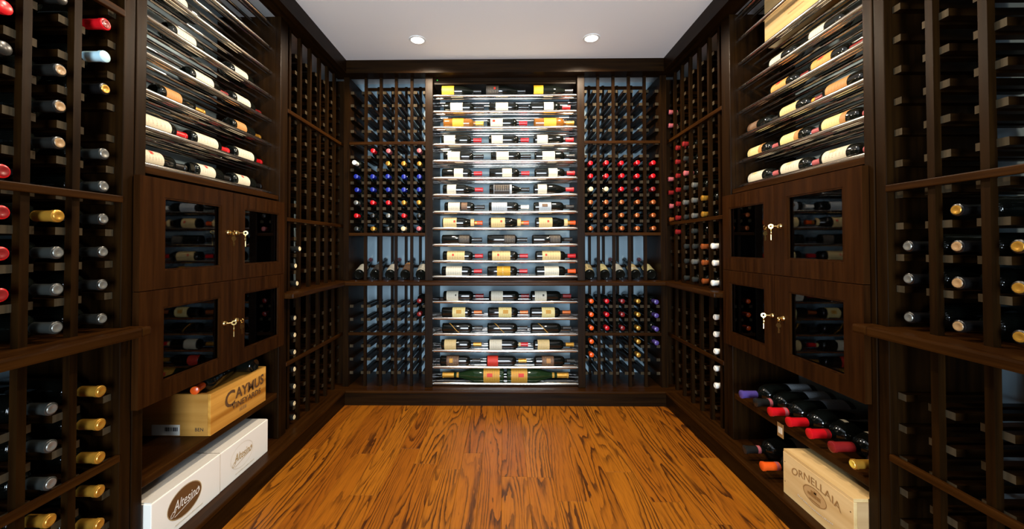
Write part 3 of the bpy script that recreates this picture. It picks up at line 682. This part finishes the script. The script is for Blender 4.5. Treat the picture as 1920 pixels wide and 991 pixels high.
# cabernet crate on the left shelf
SH = .3505
t = thing('wooden_crate', 'open pine wine crate with dark lettering on the left shelf', 'crate', (-1.33, 1.81, SH))
cx0, cx1, cy0, cy1, cz1 = -1.50, -1.208, 1.620, 1.998, SH + .172
box('front_panel', cx1 - .012, cx1, cy0, cy1, SH, cz1, 'crate_y', t, .0015)
box('rear_panel', cx0, cx0 + .012, cy0, cy1, SH, cz1, 'crate_y', t)
box('end_panel', cx0 + .012, cx1 - .012, cy0, cy0 + .014, SH, cz1, 'crate_x', t); box('end_panel', cx0 + .012, cx1 - .012, cy1 - .014, cy1, SH, cz1, 'crate_x', t)
box('base_panel', cx0 + .012, cx1 - .012, cy0 + .014, cy1 - .014, SH, SH + .008, 'crate_y', t)
box('lid', cx0 + .013, cx1 - .013, cy0 + .015, cy1 - .015, cz1 - .030, cz1 - .018, 'crate_y', t)
cc = Vector((cx1, 1.835, SH + .100))
text('C', .098, 'ink_dark', t, cc + Vector((0, -.100, .004)), AXL, bold=.0016); text('AYMUS', .064, 'ink_dark', t, cc + Vector((0, .040, .012)), AXL, bold=.0016, arch=-.4)
text('VINEYARDS', .036, 'ink_dark', t, cc + Vector((0, .016, -.034)), AXL, name='small_print', widen=1.1, bold=.0006)
marks(.05, .018, 4, 'ink_tan', t, cc + Vector((0, -.012, -.072)), AXL)
text('BEN', .020, 'ink_black', t, (cx1 - .046, cy0, SH + .026), AXN, name='stamp')
stk = box('address_sticker', -1.452, -1.335, cy0 - .0012, cy0 - .0002, SH + .003, SH + .046, 'card_white', t)
for k in range(14):
    w = random.choice((.0014, .0022, .003)); bx_ = -1.396 + k * .0038
    box('barcode_bar', bx_, bx_ + w, cy0 - .0019, cy0 - .0012, SH + .020, SH + .036, 'ink_black', stk)
bottle('dark bottle with orange capsule lying on top of the pine crate', (.25, -1, 0), (0, 0, 1), (-1.335, 1.892, cz1 - .018 + .0378), 'bordeaux', 'orange')
bottle('dark bottle lying on the far end of the pine crate lid', (-1, .08, 0), (0, 0, 1), (-1.232, 1.947, cz1 - .018 + .0378), 'short', 'black')
# pale crate on the right plinth
t = thing('wooden_crate', 'pale nailed wine crate with oval crest standing on the right plinth', 'crate', (1.29, 1.49, ZP))
ox0, ox1, oy0, oy1, oz1 = 1.166, 1.43, 1.344, 1.676, ZP + .180
box('front_panel', ox0, ox0 + .012, oy0, oy1, ZP, oz1 - .012, 'pine_y', t, .001); box('rear_panel', ox1 - .012, ox1, oy0, oy1, ZP, oz1 - .012, 'pine_y', t)
box('end_panel', ox0 + .012, ox1 - .012, oy0, oy0 + .012, ZP, oz1 - .012, 'pine_x', t); box('end_panel', ox0 + .012, ox1 - .012, oy1 - .012, oy1, ZP, oz1 - .012, 'pine_x', t)
box('lid', ox0 + .001, ox1 - .001, oy0 + .001, oy1 - .001, oz1 - .0118, oz1, 'pine_y', t, .001)
for (yy, zz) in ((oy0 + .012, .05), (oy0 + .012, .13), (oy1 - .010, .05), (oy1 - .010, .13)):
    nl = link('nail', lathe_mesh('nail', [(0, .0022), (.0006, .0022)], M('ink_dark'), 8), t, (ox0, yy, ZP + zz)); nl.rotation_euler = (0, math.radians(-90), 0)
oc = Vector((ox0, 1.510, ZP + .098))
text('ORNELLAIA', .040, 'ink_tan', t, oc + Vector((0, 0, .036)), AXR, widen=1.12, arch=1.6)
oval(.056, .030, 'ink_mid', t, oc + Vector((0, 0, -.014)), AXR, 'crest_field'); oval(.056, .030, 'ink_tan', t, oc + Vector((0, 0, -.014)), AXR, 'crest_rim', .003, .0009)
for (dx, dz, w_, h_) in ((-.02, -.010, .018, .014), (.004, -.006, .026, .022), (.026, -.012, .014, .010), (0, -.030, .05, .004), (-.004, .004, .012, .010)):
    box('crest_building', ox0 - .0014, ox0 - .0008, 1.510 + dx - w_ / 2, 1.510 + dx + w_ / 2, oc.z - .004 + dz - h_ / 2, oc.z - .004 + dz + h_ / 2, 'ink_tan', t)
marks(.17, .006, 24, 'ink_pale', t, oc + Vector((0, 0, -.068)), AXR, arch=-.9)
# wooden case end standing on the rods of the right tower
t = thing('wooden_case', 'flat pine case standing on the upper rods of the right tower', 'crate', (1.33, 1.80, RTI[5]))
zc0 = RTI[5] + .0095
box('case_panel', 1.304, 1.314, 1.470, 1.972, zc0, zc0 + .240, 'pine_y', t, .001); box('case_rear', 1.382, 1.392, 1.470, 1.972, zc0, zc0 + .240, 'pine_y', t)
box('case_end', 1.314, 1.382, 1.960, 1.972, zc0, zc0 + .240, 'pine_x', t); box('case_end', 1.314, 1.382, 1.470, 1.482, zc0, zc0 + .240, 'pine_x', t)
box('case_top', 1.314, 1.382, 1.482, 1.960, zc0 + .228, zc0 + .240, 'pine_y', t)
marks(.15, .012, 14, 'ink_mid', t, (1.304, 1.76, zc0 + .098), AXR); marks(.10, .007, 12, 'ink_mid', t, (1.304, 1.76, zc0 + .074), AXR)
# ------------------------------------------------------------------ magnums on the right shelf
mags = [(1.967, 'purple', None, 'purple capped'), (1.866, 'dark', 'pink', 'dark capped pink banded'), (1.764, 'red', 'pink', 'red capped pink banded'), (1.663, 'red', None, 'plain red capped'), (1.562, 'red', 'dark red', 'deep red capped'), (1.461, 'dark red', None, 'darkest red capped')]
for i, (yy, c_, bd, ds) in enumerate(mags):
    bottle(f'{ds} magnum on the right shelf, {ORD[i]} from the back', (-1, 0, 0), (0, 0, 1), ((1.165, 1.172, 1.170, 1.178, 1.186, 1.190)[i] + .350, yy, SH + .0503), 'magnum', c_, ('grey', 'grey', 'grey', None, 'grey', 'grey')[i],
           lz=(.03, .13), span=1.9, caplen=.075, band=bd, group='magnums on the right shelf', seg=20, emblem=('white', .205, .222, .5) if i > 3 else None)
bottle('gold capped bottle at the viewer end of the right shelf', (-1, 0, 0), (0, 0, 1), (1.192 + .240, 1.3755, SH + .0350), 'short', 'gold', None, group='magnums on the right shelf', seal='yellow', seg=20)
for (yy, c_, bd, ds, xx) in ((1.918, 'dark', 'pink', 'dark capped pink banded', 1.150), (1.775, 'orange', 'pink', 'orange capped pink banded', 1.140)):
    bottle(f'{ds} magnum lying on the right plinth beside the crate', (-1, 0, 0), (0, 0, 1), (xx + .35, yy, ZP + .0503), 'magnum', c_, 'grey', lz=(.03, .13), span=1.9, caplen=.075, band=bd, seg=20)
t = thing('paper_tag', 'brown paper tag hanging from the right shelf edge', 'tag', (XR - .008, 1.80, SH - .05))
box('tag_card', XR - .0092, XR - .0078, 1.748, 1.786, SH - .062, SH - .002, 'ink_tan', t); box('tag_print', XR - .0098, XR - .0092, 1.754, 1.780, SH - .046, SH - .018, 'ink_pale', t)
# ------------------------------------------------------------------ bottles in the racks (necks towards the room)
RDIR = {'L': Vector((1, 0, 0)), 'R': Vector((-1, 0, 0)), 'B': Vector((0, -1, 0))}
def rackbottle(side, s, z, gap, cap, label, group, out=.012, seal=None, kind='bordeaux', onboard=False, **kw):
    P_, L, R_, a, b, n = PROF[kind]
    zc = z + R_ + .0005 if onboard else z + RH / 2 + math.sqrt(R_ ** 2 - gap ** 2) + .0006
    return bottle(label, RDIR[side], (0, 0, 1), sp(side, s, L - out, zc), kind, cap, None, group=group, seal=seal, seg=12 if side == 'B' else 16, **kw)
GS, GB = (.119 - PW) / 2 - RW, (.1135 - PW) / 2 - RW
def mids(posts, ends):
    q = [ends[0] - PW / 2] + sorted(posts) + [ends[1] + PW / 2]; return [(q[i] + q[i + 1]) / 2 for i in range(len(q) - 1)]
# back racks
lc = mids(lback, (-1.136, -.574)); rc = mids(rback, (.591, 1.141))
LBK = {6: [None, 'red', 'pink', None, 'pink'], 5: ['white', None, 'gold', 'gold', 'gold'], 4: ['blue'] * 5, 3: ['blue'] * 5, 2: ['silver', 'red', 'red', 'gold', 'gold'], 1: ['red', 'dark', 'silver', 'red', 'dark'], 0: ['grey', 'gold', 'dark', 'cream', 'pink']}
RBK = {5: ['red'] * 5, 4: ['red'] * 5, 3: ['cream', 'cream', 'red', 'dark red', 'dark red'], 2: ['copper'] * 5, 1: ['copper'] * 5, 0: ['copper'] * 5}
for nm, tab, cs, side_n in (('left', LBK, lc, 'left'), ('right', RBK, rc, 'right')):
    top = max(tab)
    for k, row in tab.items():
        for i, c_ in enumerate(row):
            if c_: rackbottle('B', cs[i], BU[k], GB, c_, f'{c_} capped bottle, upper back {nm} rack, {ORD[top - k]} filled row down, {ORD[i]} from left', f'bottles in the upper back {nm} rack', out=.055 if (nm == 'left' and c_ == 'white') else random.uniform(.004, .022))
RLW = {0: ['orange', 'red', 'dark red', 'gold', 'purple'], 1: ['orange', 'red', 'dark red', 'gold', 'purple'], 2: ['orange', 'red', 'dark red', 'gold', 'purple'], 3: ['orange', None, None, 'gold', 'purple'], 4: ['orange', None, None, 'gold', None]}
for k, row in RLW.items():
    for i, c_ in enumerate(row):
        if c_: rackbottle('B', rc[i], BLO[k], GB, c_, f'{c_} capped bottle, lower back right rack, {ORD[k]} row down, {ORD[i]} from left', 'bottles in the lower back right rack', out=.05 if c_ == 'purple' else .012)
for k in (0, 1): rackbottle('B', lc[4], BLO[k], GB, 'dark red', f'dark red capped bottle, lower back left rack, {ORD[k]} row down', 'bottles in the lower back left rack', out=0)
# tilted show row on the ledge
tl = math.radians(21)
for cs, nm, labs in ((lc, 'left', ('white', 'dark', 'white', 'brown', 'white')), (rc, 'right', ('cream', 'pale yellow', 'white', 'cream', 'pale yellow'))):
    for i, s in enumerate(cs):
        ex = {}
        if (nm, i) == ('right', 3): ex['emblem'] = ('white', .035, .060, 2.6)
        elif (nm, i) == ('right', 0): ex['emblem'] = ('dark', .060, .068, 3.0)
        elif (nm, i) == ('left', 3): ex['emblem'] = ('tan', .12, .15, 2.2)
        bottle(f'tilted bottle with {labs[i]} label on back {nm} ledge, {ORD[i]} from left', (0, math.cos(tl), math.sin(tl)), (0, -.4, 1), (s, YB + .038, LZ + .0362), 'bordeaux', 'black' if i % 2 else 'dark red', labs[i],
               lz=(.022, .125), span=2.9, group=f'tilted bottles on the back {nm} ledge', **ex)
for (a, b_, nm) in ((-1.136, -.574, 'left'), (.591, 1.141, 'right')):
    t = thing('show_row_support', f'dark batten under the necks of the tilted bottles, back {nm}', 'batten', ((a + b_) / 2, YB + .24, LZ))
    box('batten', a, b_, YB + .262, YB + .276, LZ + .080, LZ + .101, 'wood_x', t)
    for k in range(2): box('bracket', (a, b_ - .015)[k], (a + .015, b_)[k], YB + .262, YB + .276, LZ, LZ + .080, 'wood_v', t)
# far right
rf = mids(rfar, (2.252 + PW, 2.955))[1:]; lf = mids(lfar, (2.22 + PW, 2.945))[1:]
RG = [min(.036, (q - PW) / 2 - RW) for q in [rfar[i + 1] - rfar[i] for i in range(5)] + [2.955 + PW / 2 - rfar[5]]]
FRT = {0: ['white', 'white', 'white'], 1: ['copper', 'copper', 'copper', None, 'gold', 'gold'], 2: ['grey', 'silver', 'grey', 'grey', 'silver', 'silver', 'silver'], 3: ['grey', 'grey', 'grey', None, 'grey', 'silver', 'grey', 'pink', 'grey', 'dark red'],
       4: [None, None, None, 'dark red', 'dark red', 'dark red', 'dark red', 'dark red', 'dark red', 'dark red'], 5: [None, None, None, None, 'copper', 'pink', 'dark red', 'pink', None, None, None, 'pink', 'pink']}
for c_i, colr in FRT.items():
    for k, c_ in enumerate(colr):
        if not c_: continue
        z = LZ if k == 0 else RU[k - 1] + .012
        rackbottle('R', rf[c_i], z, RG[c_i], c_, f'{c_} capped bottle, upper far right rack, {ORD[c_i]} column past cabinet, {ORD[k]} slot up', 'bottles in the upper far right rack', out=random.uniform(.01, .02), onboard=k == 0)
for k in range(5): rackbottle('R', rf[0], RLF[k], RG[0], 'white', f'white capped bottle, lower far right rack beside cabinet, {ORD[k]} down', 'white capped bottles in the lower far right rack', out=.006, seal='white')
for k in range(7): rackbottle('L', lf[0], RLF[k] if k < 6 else PT, GS, 'dark', f'cream topped bottle, lower far left rack beside cabinet, {ORD[k]} down', 'bottles in the lower far left rack', out=.004, seal='cream', onboard=k == 6)
for k in range(3): rackbottle('L', lf[0], LZ if k == 0 else RU[k - 1], GS, 'dark', f'cream topped bottle, upper far left rack beside cabinet, {ORD[k]} slot up', 'bottles in the upper far left rack', out=(.016, .006, .030)[k], seal='cream', onboard=k == 0)
# near left
ln = sorted(mids(lnear, (NEAR0, 1.229)), reverse=True); rn = sorted(mids(rnear, (NEAR0, 1.267)), reverse=True)
NLT = {0: {9: ('red', 'dark red'), 8: ('pale blue', None), 7: ('black', 'gold'), 5: ('grey', 'silver'), 4: ('grey', 'silver'), 3: ('dark', 'silver'), 2: ('dark', 'silver'), 1: ('dark', 'silver'), 0: ('dark', 'silver')},
       1: {9: ('dark', None), 7: ('dark', 'tan'), 6: ('dark', 'tan'), 5: ('dark', 'tan'), 3: ('gold', 'gold'), 2: ('grey', 'silver'), 1: ('grey', 'silver'), 0: ('grey', 'silver')},
       2: {8: ('red', None), 7: ('dark', None), 4: ('red', 'dark red'), 3: ('red', 'dark red'), 2: ('red', 'dark red'), 1: ('red', 'dark red')}}
for c_i, cl in NLT.items():
    for k, (c_, se) in cl.items():
        rackbottle('L', ln[c_i], LZ if k == 0 else RU[k - 1], GS, c_, f'{c_} capped bottle, upper near left rack, {ORD[c_i]} column before cabinet, {ORD[k]} slot up', 'bottles in the upper near left rack', out=.020 if c_i else .012, seal=se, onboard=k == 0)
for k in range(6): rackbottle('L', ln[0], RLO[k], GS, 'gold', f'gold capped bottle, lower near left rack beside cabinet, {ORD[k]} down', 'bottles in the lower near left rack', out=.012, seal='gold')
for k in range(4): rackbottle('L', ln[1], RLO[k], GS, ('grey', 'grey', 'grey', 'gold')[k], f'{("grey", "grey", "grey", "gold")[k]} capped bottle, lower near left rack, second column, {ORD[k]} down', 'bottles in the lower near left rack', out=.010, seal=('silver', 'silver', 'silver', 'gold')[k])
NRT = {0: {0: ('black', 'silver'), 1: ('black', 'silver'), 2: ('black', 'silver')}, 1: {0: ('black', 'tan'), 1: ('black', 'tan'), 2: ('black', 'tan'), 3: ('black', 'gold')}, 2: {0: ('black', 'gold'), 1: ('black', 'gold'), 2: ('black', 'gold')}}
for c_i, cl in NRT.items():
    for k, (c_, se) in cl.items():
        rackbottle('R', rn[c_i], LZ if k == 0 else RU[k - 1] + .018, (.1265 - PW) / 2 - RW, c_, f'{se} topped bottle, upper near right rack, {ORD[c_i]} column before cabinet, {ORD[k]} slot up', 'bottles in the upper near right rack', out=.004, seal=se, onboard=k == 0)
